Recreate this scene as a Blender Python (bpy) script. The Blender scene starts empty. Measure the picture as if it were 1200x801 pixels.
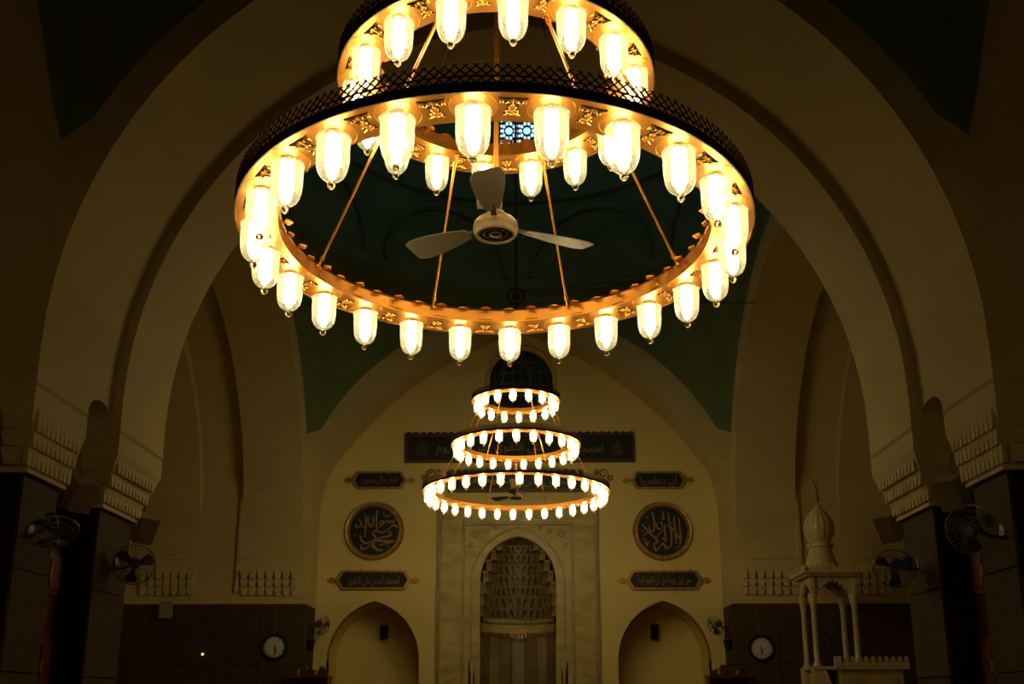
import bpy, bmesh, math, random
from math import pi, sin, cos, sqrt, radians as rad
from mathutils import Vector, Matrix
random.seed(4)
C = bpy.context.scene.collection
sc = bpy.context.scene

# ---------------------------------------------------------------- camera
FPX, PITCH, YAW, PPY = 1165.0, .2415, .0115, 139.0      # focal length in pixels of the 1200x801 frame
cam = bpy.data.cameras.new('camera'); cam.sensor_width = 36; cam.lens = FPX / 1200 * 36
cam.shift_y = PPY / 1200; cam.clip_end = 200
co = bpy.data.objects.new('camera', cam); C.objects.link(co)
co.location = (.1, 0, 1.6); co.rotation_euler = (pi/2 + PITCH, 0, YAW); sc.camera = co

# ---------------------------------------------------------------- world, exposure
w = bpy.data.worlds.new('world'); sc.world = w; w.use_nodes = True
w.node_tree.nodes['Background'].inputs[0].default_value = (.25, .4, .8, 1)
w.node_tree.nodes['Background'].inputs[1].default_value = .002
sc.view_settings.view_transform = 'Standard'; sc.view_settings.look = 'None'
sc.view_settings.gamma = 1; sc.view_settings.use_curve_mapping = False
sc.view_settings.exposure = 0.0
sc.cycles.max_bounces = 6; sc.cycles.diffuse_bounces = 4; sc.cycles.glossy_bounces = 3
sc.cycles.transparent_max_bounces = 24; sc.cycles.transmission_bounces = 4
sc.cycles.sample_clamp_indirect = 3; sc.cycles.use_light_tree = True
sc.cycles.caustics_reflective = False; sc.cycles.caustics_refractive = False
BULB, BULB_NEAR = 46.0, 27.0
LIGHT = (1, .77, .40)

# ---------------------------------------------------------------- materials
def mat(name, col, rough=.7, metal=0, var=.0, scale=4, bump=0, bscale=30, spec=.5, stretch=(1,1,1), dark=None):
    m = bpy.data.materials.new(name); m.use_nodes = True; nt = m.node_tree
    b = nt.nodes['Principled BSDF']; b.inputs['Base Color'].default_value = (*col, 1)
    b.inputs['Roughness'].default_value = rough; b.inputs['Metallic'].default_value = metal
    b.inputs['Specular IOR Level'].default_value = spec
    tc = nt.nodes.new('ShaderNodeTexCoord'); mp = nt.nodes.new('ShaderNodeMapping')
    mp.inputs['Scale'].default_value = stretch
    nt.links.new(tc.outputs['Object'], mp.inputs[0])
    if var:
        n = nt.nodes.new('ShaderNodeTexNoise'); n.inputs['Scale'].default_value = scale; n.inputs['Detail'].default_value = 5
        nt.links.new(mp.outputs[0], n.inputs[0])
        r = nt.nodes.new('ShaderNodeValToRGB')
        d = dark or tuple(c * (1 - var) for c in col)
        r.color_ramp.elements[0].position = .35; r.color_ramp.elements[0].color = (*d, 1)
        r.color_ramp.elements[1].position = .65; r.color_ramp.elements[1].color = (*col, 1)
        nt.links.new(n.outputs[0], r.inputs[0]); nt.links.new(r.outputs[0], b.inputs['Base Color'])
    if bump:
        n2 = nt.nodes.new('ShaderNodeTexNoise'); n2.inputs['Scale'].default_value = bscale; n2.inputs['Detail'].default_value = 3
        nt.links.new(mp.outputs[0], n2.inputs[0])
        bp = nt.nodes.new('ShaderNodeBump'); bp.inputs['Strength'].default_value = bump; bp.inputs['Distance'].default_value = .02
        nt.links.new(n2.outputs[0], bp.inputs['Height']); nt.links.new(bp.outputs[0], b.inputs['Normal'])
    return m
def emis(name, col, s, base=(0, 0, 0)):
    m = bpy.data.materials.new(name); m.use_nodes = True; b = m.node_tree.nodes['Principled BSDF']
    b.inputs['Base Color'].default_value = (*base, 1)
    b.inputs['Emission Color'].default_value = (*col, 1); b.inputs['Emission Strength'].default_value = s
    return m
M = dict(
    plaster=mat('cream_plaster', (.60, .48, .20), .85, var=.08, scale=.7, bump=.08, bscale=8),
    qibla=mat('qibla_wall_lit_plaster', (.80, .64, .235), .8, var=.06, scale=.8, bump=.06, bscale=8),  # plaster made paler: the stronger light on this wall is in its colour
    hoodm=mat('shaded_hood_marble', (.27, .19, .075), .6, var=.35, scale=3),  # marble darkened, the hood's inner shade is put into the colour
    facet=mat('shaded_niche_marble', (.34, .26, .11), .5, var=.35, scale=2.5, bump=.05),  # niche facets carry the interior shade in their colour
    facet2=mat('shaded_niche_marble_dark', (.22, .16, .065), .5, var=.35, scale=2.5),  # darker alternate facets and hood shell, interior shade included in the colour
    plaster2=mat('cream_plaster_trim', (.62, .50, .22), .8, var=.1, scale=3, bump=.1, bscale=12),
    green=mat('green_dome_paint', (.165, .22, .085), .8, var=.15, scale=1.2, bump=.05),
    stone=mat('brown_granite', (.085, .052, .026), .8, spec=.15, var=.3, scale=26, bump=.04, bscale=40),
    dstone=mat('dark_core_shaded_front', (.02, .014, .009), .7, spec=.2, var=.4, scale=12),  # slab cores; on the pillar fronts this tone is painted-in shade
    marble=mat('veined_marble', (.57, .445, .145), .45, var=.35, scale=2.2, bump=.05, stretch=(1, 1, 2.2)),
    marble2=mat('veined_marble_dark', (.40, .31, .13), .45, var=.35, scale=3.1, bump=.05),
    rose=mat('rose_marble', (.25, .11, .06), .5, var=.3, scale=6),
    wmarble=mat('white_marble', (.60, .49, .23), .4, var=.15, scale=3, bump=.04),
    gold=mat('brushed_brass', (.78, .335, .055), .36, .82, var=.15, scale=7, bump=.05, bscale=60),
    goldrough=mat('gilded_wood', (.62, .40, .10), .42, .8, var=.35, scale=9, bump=.2, bscale=30),
    script=mat('gilt_lettering', (.46, .27, .10), .5, .4, var=.2, scale=20),
    bronze2=mat('dull_gilt_lettering', (.36, .24, .08), .5, .4, var=.3, scale=20),
    bronze=mat('dark_bronze', (.11, .065, .04), .5, .5, var=.3, scale=10),
    board=mat('blue_black_panel', (.006, .012, .011), .5, var=.3, scale=6),
    black=mat('black_plastic', (.012, .012, .012), .45),
    dark=mat('dark_hollow', (.008, .006, .004), .9),
    white=mat('fan_enamel', (.36, .25, .12), .35, var=.06, scale=6),
    blade=mat('fan_blade_enamel', (.20, .16, .08), .45),
    wgrey=mat('fan_grey', (.16, .14, .11), .4, .3),
    dial=mat('clock_dial', (.62, .60, .50), .6),
    wood=mat('mahogany_wood', (.20, .022, .012), .35, var=.5, scale=4, stretch=(1, 1, .2)),
    beige=mat('beige_cabinet', (.36, .26, .16), .6, var=.1, scale=5),
    carpet=mat('red_carpet', (.16, .02, .015), .95, var=.3, scale=9, bump=.4, bscale=160),
    glassdk=mat('dark_green_glass', (.02, .05, .035), .2, var=.4, scale=5),
    bulb=emis('bulb_glow', LIGHT, BULB, (.9, .9, .9)), bulbn=emis('bulb_glow_dimmed', LIGHT, BULB_NEAR, (.9, .9, .9)),  # near bulbs set dimmer only to keep the near arches darker
    pane=emis('daylight_pane', (.40, .85, 1), 1.6), paneb=emis('daylight_pane_pale', (.8, .85, 1), 1.3), panec=emis('daylight_pane_rose', (1, .5, .38), .8),
    pin=emis('indicator_glow', (1, .55, .15), 1.5),
)
def bell_glass():
    m = bpy.data.materials.new('bell_glass'); m.use_nodes = True; nt = m.node_tree; nt.nodes.clear()
    o = nt.nodes.new('ShaderNodeOutputMaterial')
    tr = nt.nodes.new('ShaderNodeBsdfTransparent'); tr.inputs[0].default_value = (.97, .97, .90, 1)
    gl = nt.nodes.new('ShaderNodeBsdfGlossy'); gl.inputs['Roughness'].default_value = .03; gl.inputs[0].default_value = (1, .98, .85, 1)
    tl = nt.nodes.new('ShaderNodeBsdfTranslucent'); tl.inputs[0].default_value = (.86, .95, .80, 1)
    lw = nt.nodes.new('ShaderNodeLayerWeight'); lw.inputs[0].default_value = .32
    ma = nt.nodes.new('ShaderNodeMath'); ma.operation = 'MULTIPLY_ADD'; ma.inputs[1].default_value = .55; ma.inputs[2].default_value = .05
    nt.links.new(lw.outputs['Facing'], ma.inputs[0])
    m1 = nt.nodes.new('ShaderNodeMixShader'); nt.links.new(ma.outputs[0], m1.inputs[0])
    nt.links.new(tr.outputs[0], m1.inputs[1]); nt.links.new(gl.outputs[0], m1.inputs[2])
    m2 = nt.nodes.new('ShaderNodeMixShader'); m2.inputs[0].default_value = .11
    nt.links.new(m1.outputs[0], m2.inputs[1]); nt.links.new(tl.outputs[0], m2.inputs[2])
    nt.links.new(m2.outputs[0], o.inputs[0])
    return m
M['glass'] = bell_glass()
def ball_glass():
    m = bpy.data.materials.new('solid_ball_glass'); m.use_nodes = True; nt = m.node_tree; nt.nodes.clear()
    o = nt.nodes.new('ShaderNodeOutputMaterial'); g = nt.nodes.new('ShaderNodeBsdfGlass'); g.inputs['Roughness'].default_value = .02
    g.inputs['Color'].default_value = (1, .97, .85, 1); nt.links.new(g.outputs[0], o.inputs[0]); return m
M['ballglass'] = ball_glass()

# ---------------------------------------------------------------- helpers
class MB:
    """collects vertices and faces of ONE mesh"""
    def __init__(s): s.v = []; s.f = []; s.mi = []; s.cur = 0
    def add(s, vs, fs):
        n = len(s.v); s.v += [tuple(v) for v in vs]; s.f += [tuple(i + n for i in f) for f in fs]; s.mi += [s.cur] * len(fs)
        return s
    def box(s, x0, x1, y0, y1, z0, z1, mt=None):
        vs = [Vector((x, y, z)) for x in (x0, x1) for y in (y0, y1) for z in (z0, z1)]
        if mt: vs = [mt @ v for v in vs]
        return s.add(vs, [(0,1,3,2), (4,6,7,5), (0,4,5,1), (2,3,7,6), (0,2,6,4), (1,5,7,3)])
    def lathe(s, prof, n=24, a0=0, a1=2*pi, mt=None, cx=0, cy=0, cz=0):
        full = abs(a1 - a0 - 2*pi) < 1e-6; k = n if full else n + 1
        vs = []
        for i in range(k):
            a = a0 + (a1 - a0) * i / n
            for r, z in prof: vs.append(Vector((cx + r*cos(a), cy + r*sin(a), cz + z)))
        if mt: vs = [mt @ v for v in vs]
        p = len(prof); fs = []
        for i in range(n):
            j = (i + 1) % k
            for q in range(p - 1): fs.append((i*p+q, j*p+q, j*p+q+1, i*p+q+1))
        return s.add(vs, fs)
    def tube(s, pts, r, n=6, closed=False, cap=True):
        pts = [Vector(p) for p in pts]; m = len(pts); vs = []
        rr = r if isinstance(r, (list, tuple)) else [r]*m
        for i, p in enumerate(pts):
            a = pts[(i-1) % m] if closed or i > 0 else p; b = pts[(i+1) % m] if closed or i < m-1 else p
            t = (b - a); t = t.normalized() if t.length > 1e-9 else Vector((0,0,1))
            up = Vector((0,0,1)) if abs(t.z) < .95 else Vector((1,0,0))
            u = t.cross(up).normalized(); v = t.cross(u)
            for k in range(n):
                an = 2*pi*k/n; vs.append(p + (u*cos(an) + v*sin(an)) * rr[i])
        fs = []
        for i in range(m if closed else m-1):
            j = (i+1) % m
            for k in range(n): fs.append((i*n+k, i*n+(k+1)%n, j*n+(k+1)%n, j*n+k))
        if cap and not closed: fs += [tuple(range(n)), tuple(range((m-1)*n, m*n))]
        return s.add(vs, fs)
    def extr(s, poly, y0, y1, mt=None):
        """convex-ish outline (x,z) extruded along y"""
        n = len(poly); vs = [Vector((x, y0, z)) for x, z in poly] + [Vector((x, y1, z)) for x, z in poly]
        if mt: vs = [mt @ v for v in vs]
        return s.add(vs, [tuple(range(n)), tuple(range(2*n-1, n-1, -1))] + [(i, (i+1)%n, n+(i+1)%n, n+i) for i in range(n)])
    def mesh(s, name, *mats):
        me = bpy.data.meshes.new(name); me.from_pydata(s.v, [], s.f)
        for m in mats: me.materials.append(M[m] if isinstance(m, str) else m)
        for p, i in zip(me.polygons, s.mi): p.material_index = i
        bm = bmesh.new(); bm.from_mesh(me); bmesh.ops.recalc_face_normals(bm, faces=bm.faces); bm.to_mesh(me); bm.free()
        me.update(); return me
def smooth(me, ang=40):
    for p in me.polygons: p.use_smooth = True
    bm = bmesh.new(); bm.from_mesh(me)
    for e in bm.edges:
        if len(e.link_faces) == 2 and e.calc_face_angle(0) > rad(ang): e.smooth = False
    bm.to_mesh(me); bm.free(); return me
def holed(name, loops, y0, y1, m, mt=None):
    """flat outline with holes, (x,z) loops, extruded y0..y1"""
    c = bpy.data.curves.new(name, 'CURVE'); c.dimensions = '2D'; c.fill_mode = 'BOTH'; c.extrude = (y1 - y0) / 2
    for lp in loops:
        sp = c.splines.new('POLY'); sp.points.add(len(lp) - 1); sp.use_cyclic_u = True
        for i, (x, z) in enumerate(lp): sp.points[i].co = (x, z, 0, 1)
    o = bpy.data.objects.new(name, c); me = bpy.data.meshes.new_from_object(o)
    bpy.data.objects.remove(o); me.name = name
    T = Matrix.Translation((0, (y0+y1)/2, 0)) @ Matrix.Rotation(pi/2, 4, 'X')
    me.transform(T if mt is None else mt @ T)
    for p in me.polygons: p.use_smooth = False
    me.materials.clear(); me.materials.append(M[m]); return me
def text_mesh(body, size, m, depth=.012, width=None):
    c = bpy.data.curves.new('lettering', 'FONT'); c.body = body; c.size = size; c.extrude = depth / 2
    c.align_x = 'CENTER'; c.align_y = 'CENTER'; c.resolution_u = 2
    o = bpy.data.objects.new('lettering', c); C.objects.link(o); bpy.context.view_layer.update()
    me = bpy.data.meshes.new_from_object(o.evaluated_get(bpy.context.evaluated_depsgraph_get()))
    bpy.data.objects.remove(o)
    xs = [v.co.x for v in me.vertices]; ys = [v.co.y for v in me.vertices]
    cx, cy = (min(xs)+max(xs))/2, (min(ys)+max(ys))/2
    me.transform(Matrix.Translation((-cx, -cy, 0)))
    if width: me.transform(Matrix.Diagonal((width/(max(xs)-min(xs)), 1, 1, 1)))
    me.transform(Matrix.Rotation(pi/2, 4, 'X')); me.materials.clear(); me.materials.append(M[m]); me.name = 'lettering'
    return me
# joined arabic letters: base, final, initial, medial forms
AR = {'ا':(0xFE8D,0xFE8E,0,0),'أ':(0xFE83,0xFE84,0,0),'إ':(0xFE87,0xFE88,0,0),'ب':(0xFE8F,0xFE90,0xFE91,0xFE92),'ت':(0xFE95,0xFE96,0xFE97,0xFE98),
 'ج':(0xFE9D,0xFE9E,0xFE9F,0xFEA0),'ح':(0xFEA1,0xFEA2,0xFEA3,0xFEA4),'د':(0xFEA9,0xFEAA,0,0),'ر':(0xFEAD,0xFEAE,0,0),'س':(0xFEB1,0xFEB2,0xFEB3,0xFEB4),
 'ط':(0xFEC1,0xFEC2,0xFEC3,0xFEC4),'ع':(0xFEC9,0xFECA,0xFECB,0xFECC),'ف':(0xFED1,0xFED2,0xFED3,0xFED4),'ق':(0xFED5,0xFED6,0xFED7,0xFED8),
 'ل':(0xFEDD,0xFEDE,0xFEDF,0xFEE0),'م':(0xFEE1,0xFEE2,0xFEE3,0xFEE4),'ن':(0xFEE5,0xFEE6,0xFEE7,0xFEE8),'ه':(0xFEE9,0xFEEA,0xFEEB,0xFEEC),
 'و':(0xFEED,0xFEEE,0,0),'ي':(0xFEF1,0xFEF2,0xFEF3,0xFEF4),'ى':(0xFEEF,0xFEF0,0,0)}
def arabic(t):
    out = []
    for i, ch in enumerate(t):
        if ch not in AR: out.append(ch); continue
        pj = i > 0 and t[i-1] in AR and AR[t[i-1]][2]; nj = i+1 < len(t) and t[i+1] in AR and AR[ch][2]
        f = AR[ch][3 if pj and nj else 1 if pj else 2 if nj else 0]; out.append(chr(f))
    return ''.join(reversed(out))

def obj(name, me, parent=None, loc=(0,0,0), rot=(0,0,0)):
    o = bpy.data.objects.new(name, me); C.objects.link(o); o.location = loc; o.rotation_euler = rot
    if parent: o.parent = parent
    return o
def thing(name, label, cat, loc=(0,0,0), rot=(0,0,0), group=None):
    o = bpy.data.objects.new(name, None); C.objects.link(o); o.location = loc; o.rotation_euler = rot
    o.empty_display_size = .1; o['label'] = label; o['category'] = cat
    if group: o['group'] = group
    return o
def struct(name, me=None, loc=(0,0,0), label=None, rot=(0,0,0)):
    o = bpy.data.objects.new(name, me); C.objects.link(o); o.location = loc; o.rotation_euler = rot; o['kind'] = 'structure'
    if label: o['label'] = label
    return o

# ================================================================= THE BUILDING
W_, WN = 4.44, 4.55
def prof(u, w=W_, c=.46, z0=4.96):               # pointed arch: height at distance u from the axis
    r = w + c; return z0 + sqrt(max(r*r - (abs(u)+c)**2, 0))
def arch_pts(w=W_, c=.46, z0=4.96, n=40, fn=None):
    out = []
    for i in range(n+1):
        a = -1 + 2*i/n; u = w * sin(a*pi/2); out.append((u, (fn or (lambda q: prof(q, w, c, z0)))(u)))
    return out
def arch_wall(name, y0, y1, w, top=11.0, U=10.0, spring=4.62, z0=4.96, fn=None, label=None, parent=None, rot=0, loc=(0,0,0), U0=None, m='plaster'):
    """a solid wall pierced by one arch, from the springing upward"""
    pts = arch_pts(w, z0=z0, fn=fn)
    poly = [(-(U0 or U), spring), (-w, spring)] + pts + [(w, spring), (U, spring), (U, top), (-(U0 or U), top)]
    me = holed(name, [poly], y0, y1, m)
    if rot: me.transform(Matrix.Rotation(rot, 4, 'Z'))
    for p in me.polygons: p.use_smooth = False
    if parent: return obj(name, me, parent, loc)
    return struct(name, me, loc, label)
def zback(u):                                     # intrados of the wall arch above the mihrab
    return 1.6 + .79 + sqrt(max(8.06**2 - (abs(u)+2.575)**2, 0)) if abs(u) < 4.31 else 5.9
# floor, outer walls, ceiling
struct('floor', MB().box(-10, 10, -9, 23.4, -.2, 0).mesh('floor', 'carpet'))
struct('wall_left', MB().box(-10.3, -10, -9, 23.4, 0, 11).mesh('wall_left', 'plaster'))
struct('wall_right', MB().box(10, 10.3, -9, 23.4, 0, 11).mesh('wall_right', 'plaster'))
struct('wall_rear', MB().box(-10, 10, -9.3, -9, 0, 11).mesh('wall_rear', 'plaster'))
cl = MB()
for sx in (-1, 1): cl.box(*sorted((sx*4.6, sx*10)), -9, 23.4, 11, 11.2)
cl.box(-4.6, 4.6, -9, -.1, 11, 11.2); cl.box(-4.6, 4.6, 9.0, 12.1, 11, 11.2); cl.box(-4.6, 4.6, 20.8, 23.4, 11, 11.2)
struct('ceiling', cl.mesh('ceiling', 'plaster'))
# transverse arches between the two domed bays
a1 = arch_wall('wall_near_arch', 9.0, 10.75, WN, spring=4.96, label='broad pointed cream arch nearest the camera')
a2 = arch_wall('wall_far_arch', 10.75, 12.1, W_, label='inner pointed cream arch stepping in behind the nearest one')
ab = arch_wall('wall_rear_arch', -1.9, -.1, WN, label='pointed arch behind the camera')
mb = MB()
for s in (-1, 1):                                 # blocks under the near arch and the little arch between the two piers
    mb.box(*sorted((s*WN, s*10)), 9.0, 10.15, 4.62, 4.96)
obj('springer', mb.mesh('springer', 'plaster'), a1)
for s in (-1, 1):
    poly = [(9.75, 4.96), (10.75, 4.96)]
    poly = [(9.75, 4.62)] + [(10.45 - .3*cos(t*pi/12), 4.66 + .2*sin(t*pi/12)) for t in range(0, 13)] + [(10.75, 4.96), (10.15, 4.96)]
    me = holed('spandrel', [poly[1:]], -.7, .7, 'plaster'); me.transform(Matrix.Rotation(pi/2, 4, 'Z'))
    obj('spandrel', me, a1, (s*(WN + .7), 0, 0))
mb = MB().box(-10, -WN, -1.9, -.1, 0, 4.62).box(WN, 10, -1.9, -.1, 0, 4.62)
obj('pier_mass', mb.mesh('pier_mass', 'plaster'), ab)
# side arches of both bays: three bands, the middle one set back
def side_bands(cy, hw, tag):
    for s, nm in ((-1, 'left'), (1, 'right')):
        root = struct('wall_%s_arcade_%s' % (nm, tag), None, (0, cy, 0), '%s side arcade of the %s domed bay, pointed bands' % (nm, tag))
        for a, b, w, m in ((4.60, 5.86, hw, 'plaster'), (5.86, 6.79, hw + .22, 'plaster'), (6.79, 7.95, hw, 'plaster'), (7.95, 10, hw + .22, 'plaster')):
            # the bands sit between the transverse walls, so the arch fills u in [-hw-.22, hw+.22]
            pts = arch_pts(w, z0=4.96)
            e = hw + .0
            poly = [(u, z) for u, z in pts if abs(u) <= e + 1e-6]
            if w > hw: poly = [(-e, prof(e, w))] + [p for p in poly if abs(p[0]) < e] + [(e, prof(e, w))]
            poly = poly + [(e, 11.0), (-e, 11.0)]
            me = holed('arch_band', [poly], -(b-a)/2, (b-a)/2, m); me.transform(Matrix.Rotation(pi/2, 4, 'Z'))
            obj('arch_band', me, root, (s*(a+b)/2, 0, 0))
side_bands(16.45, 4.35, 'far'); side_bands(4.45, 4.55, 'near')

# pendentives, drum and dome
def zo(u): return 5.0 + sqrt(max(5.25**2 - (abs(u)+.35)**2, 0))
def dome(cy, hw, tag):
    R = hw - .035; zt = 10.55
    root = struct('ceiling_dome_%s' % tag, None, (0, cy, 0), 'dark green dome on pendentives over the %s bay' % tag)
    for q in range(4):
        mb = MB(); n = 48; m = 14; vs = []
        for i in range(n+1):
            th = i / n * pi/2; a = q*pi/2 + th
            if th <= pi/4: ex, ey = 4.6, hw*math.tan(th)
            else: ex, ey = 4.6/math.tan(th) if th < pi/2 - 1e-6 else 0, hw
            # swap roles on odd quadrants
            if q % 2: 
                if th <= pi/4: ex, ey = hw, 4.6*math.tan(th)
                else: ex, ey = (hw/math.tan(th) if th < pi/2-1e-6 else 0), 4.6
            px, py = ex*cos(q*pi/2) - ey*sin(q*pi/2), ex*sin(q*pi/2) + ey*cos(q*pi/2)
            u = min(abs(px), abs(py)); z0 = zo(min(u, 4.42)); r0 = sqrt(px*px+py*py); aa = math.atan2(py, px)
            for j in range(m+1):
                t = j/m*pi/2; r = R + (r0-R)*cos(t); z = z0 + (zt - z0)*sin(t); vs.append((r*cos(aa), r*sin(aa), z))
        fs = [(i*(m+1)+j, (i+1)*(m+1)+j, (i+1)*(m+1)+j+1, i*(m+1)+j+1) for i in range(n) for j in range(m)]
        mb.add(vs, fs); obj('pendentive', smooth(mb.mesh('pendentive', 'green')), root)
    mb = MB(); mb.lathe([(R, zt), (R, zt+.06), (R-.06, zt+.1), (R-.06, zt+.16), (R+.02, zt+.2)], 64)
    obj('cornice', mb.mesh('cornice', 'green'), root)
    mb = MB(); zd = 16.2
    prof_ = [(R, zt+.1), (R, 12.75), (R-.08, 12.8), (R-.08, 12.95), (R, 13.0), (R, zd)]
    prof_ += [(R*cos(t*pi/24), zd + 4.6*sin(t*pi/24)) for t in range(1, 13)]
    mb.lathe(prof_, 64); obj('drum', smooth(mb.mesh('drum', 'green'), 30), root)
    for k in range(8):                            # blind arches around the drum
        a0 = k*pi/4 + pi/8; pts = []
        for t in range(25):
            an = pi*t/24; da = .33*cos(an); pts.append(((R-.03)*cos(a0+da), (R-.03)*sin(a0+da), 10.95 + 1.55*sin(an)))
        obj('blind_arch', MB().tube(pts, .07, 6).mesh('blind_arch', 'green'), root)
    return root
dome(16.45, 4.35, 'far'); dome(4.45, 4.55, 'near')

# star-lattice windows in the drum
def disc(mb, x, z, rx, rz, y, n=8, d=.02):
    mb.extr([(x + rx*cos(2*pi*i/n), z + rz*sin(2*pi*i/n)) for i in range(n)], y, y + d)
pan = MB(); pan.cur = 0; disc(pan, 0, 0, .085, .085, -.05, 10)
for i in range(10):
    a = 2*pi*i/10; disc(pan, .145*cos(a), .195*sin(a), .034, .042, -.05, 7)
pan.cur = 1
for x in (-.17, 0, .17):
    for z in (-.265, .265): disc(pan, x, z, .036, .03, -.05, 6)
for z in (-.13, 0, .13):
    for x in (-.178, .178): disc(pan, x, z, .022, .036, -.05, 6)
pan.cur = 2
for x in (-.09, .09):
    for z in (-.27, .27): disc(pan, x, z, .016, .022, -.05, 5)
PANE = pan.mesh('star_glass', 'pane', 'paneb', 'panec')
LAT = holed('window_board', [[(-.46, -1.0), (.46, -1.0), (.46, .75), (.3, 1.02), (0, 1.2), (-.3, 1.02), (-.46, .75)]], -.02, .02, 'dark')
FR = MB(); FR.tube([(-.48, 0, -1.0), (.48, 0, -1.0), (.48, 0, .78), (.3, 0, 1.06), (0, 0, 1.24), (-.3, 0, 1.06), (-.48, 0, .78)], .05, 6, True)
FRM = FR.mesh('window_frame', 'green')
for k in range(8):
    a = pi/2 + k*pi/4; R = 4.315 - .03
    wn = struct('window_%d' % (k+2), LAT, (R*cos(a), 16.45 + R*sin(a), 14.62), rot=(0, 0, a - pi/2))
    obj('window_frame', FRM, wn)
    for i in (-1, 1):
        for j in (-1, 0, 1): obj('star_pane', PANE, wn, (i*.21, 0, j*.6))

# ---- back wall with its wall arch, niches and mihrab opening
YB = 21.8
def parch(cx, hw, zs, za, z0=0, n=12):            # pointed opening outline from the floor up
    k = ((za-zs)**2 - hw*hw) / (2*hw); r = hw + max(k, 0); left = []
    if k > 0:
        for i in range(n+1):
            z = zs + (za-zs)*sin(i/n*pi/2); left.append((cx + k - sqrt(max(r*r - (z-zs)**2, 0)), z))
    else:
        for i in range(n+1):
            t = i/n*pi/2; left.append((cx - hw*cos(t), zs + (za-zs)*(.9*sin(t) + .1*(i/n)**3)))
    return [(cx-hw, z0)] + left + [(2*cx-x, z) for x, z in reversed(left[:-1])] + [(cx+hw, z0)]
NL, NR = parch(-3.155, 1.0, 2.55, 3.82, .4), parch(3.135, 1.0, 2.55, 3.82, .4)
MH = parch(-.02, .83, 4.25, 5.23, .02)
hw_ = [(.06 + .74*cos(t*pi/16), 8.84 + .8*sin(t*pi/16)) for t in range(17)] + [(-.68, 8.05), (.80, 8.05)]
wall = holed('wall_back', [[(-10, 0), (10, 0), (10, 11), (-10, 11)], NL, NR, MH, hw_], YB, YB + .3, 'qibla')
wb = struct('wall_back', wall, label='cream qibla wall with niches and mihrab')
for cx, lp, nm in ((-3.155, NL, 'l'), (3.135, NR, 'r')):
    mb = MB(); n = len(lp)
    vs = [(x, YB+.02, z) for x, z in lp] + [(x, YB+1.15, z) for x, z in lp]
    mb.add(vs, [(i, (i+1) % n, n+(i+1) % n, n+i) for i in range(n)] + [tuple(range(n, 2*n))])
    obj('niche_recess', mb.mesh('niche_recess', 'qibla'), wb)
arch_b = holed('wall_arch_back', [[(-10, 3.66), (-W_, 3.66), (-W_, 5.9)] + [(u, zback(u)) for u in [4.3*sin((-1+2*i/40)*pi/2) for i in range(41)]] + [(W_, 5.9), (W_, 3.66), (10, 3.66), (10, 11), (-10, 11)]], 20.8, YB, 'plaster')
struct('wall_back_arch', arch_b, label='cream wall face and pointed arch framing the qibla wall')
# the back piers below: stone dado, slab by slab
for s, nm in ((-1, 'left'), (1, 'right')):
    d = struct('wall_dado_%s' % nm, MB().box(*sorted((s*(W_+.03), s*10)), 20.83, YB, 0, 3.62).mesh('dado_core', 'dstone'), label='dark brown stone dado of the %s back pier' % nm)
    for i in range(6):
        x0 = W_ + .0 + i*.93
        for z0, z1 in ((0, 1.2), (1.215, 2.42), (2.435, 3.66)):
            obj('stone_slab', MB().box(*sorted((s*x0, s*(x0+.918))), 20.80, 20.86, z0, z1).mesh('stone_slab', 'stone'), d)
    for z0, z1 in ((0, 1.2), (1.215, 2.42), (2.435, 3.66)):
        obj('stone_slab', MB().box(*sorted((s*W_, s*(W_+.05))), 20.87, YB-.01, z0, z1).mesh('stone_slab', 'stone'), d)

# ---- muqarnas blocks: three tiers of small pointed niches with hollow between
def outline(w, h):                               # hanging cell: wide above, narrowing to its foot
    return [(-w*.30, 0), (w*.30, 0), (w*.33, h*.30), (w*.40, h*.50), (w*.455, h*.62), (w*.455, h), (-w*.455, h), (-w*.455, h*.62), (-w*.40, h*.50), (-w*.33, h*.30)]
def blocks(P, d=(.05, .08, .11)):
    return [MB().extr(outline(P, h), -q, .02).mesh('muqarnas_block', 'plaster2') for h, q in zip((.175, .155, .19), d)]
def frieze(root, x0, x1, y, z, n, rot=0, lean=0):
    """row of blocks on the face from x0 to x1 (face local x), facing -y, turned by rot about z"""
    P = (x1-x0)/n; B = blocks(P); R = Matrix.Rotation(rot, 3, 'Z')
    for i in range(n):
        for k, zz in enumerate((.0, .175, .33)):
            p = R @ Vector((x0 + P*(i+.5), y - lean*zz/.5, z + zz))
            obj('muqarnas_block', B[k], root, p, (0, 0, rot))
for s, nm in ((-1, 'left'), (1, 'right')):
    root = struct('trim_muqarnas_back_%s' % nm, None, label='carved muqarnas friezes above the dark dado, %s back pier' % nm)
    for a, b in ((4.6, 5.83), (6.79, 7.95)):
        x0, x1 = sorted((s*a, s*b)); frieze(root, x0, x1, 20.8, 3.84, 7)
    mb = MB()
    for a, b in ((4.6, 5.83), (6.79, 7.95)): mb.box(*sorted((s*a, s*b)), 20.775, 20.8, 4.60, 4.63)
    obj('string_course', mb.mesh('string_course', 'plaster2'), root)
    # inner side of the pier, facing the nave
    frieze(root, *( (-21.75, -20.85) if s > 0 else (20.85, 21.75)), -W_ , 3.84, 5, rot=(-pi/2 if s > 0 else pi/2))
    # pilaster strips between the friezes
    x0, x1 = sorted((s*5.86, s*5.93))
    obj('pilaster_edge', MB().box(x0, x1, 20.74, 20.8, 3.9, 11).mesh('pilaster_edge', 'plaster'), root)

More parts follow.
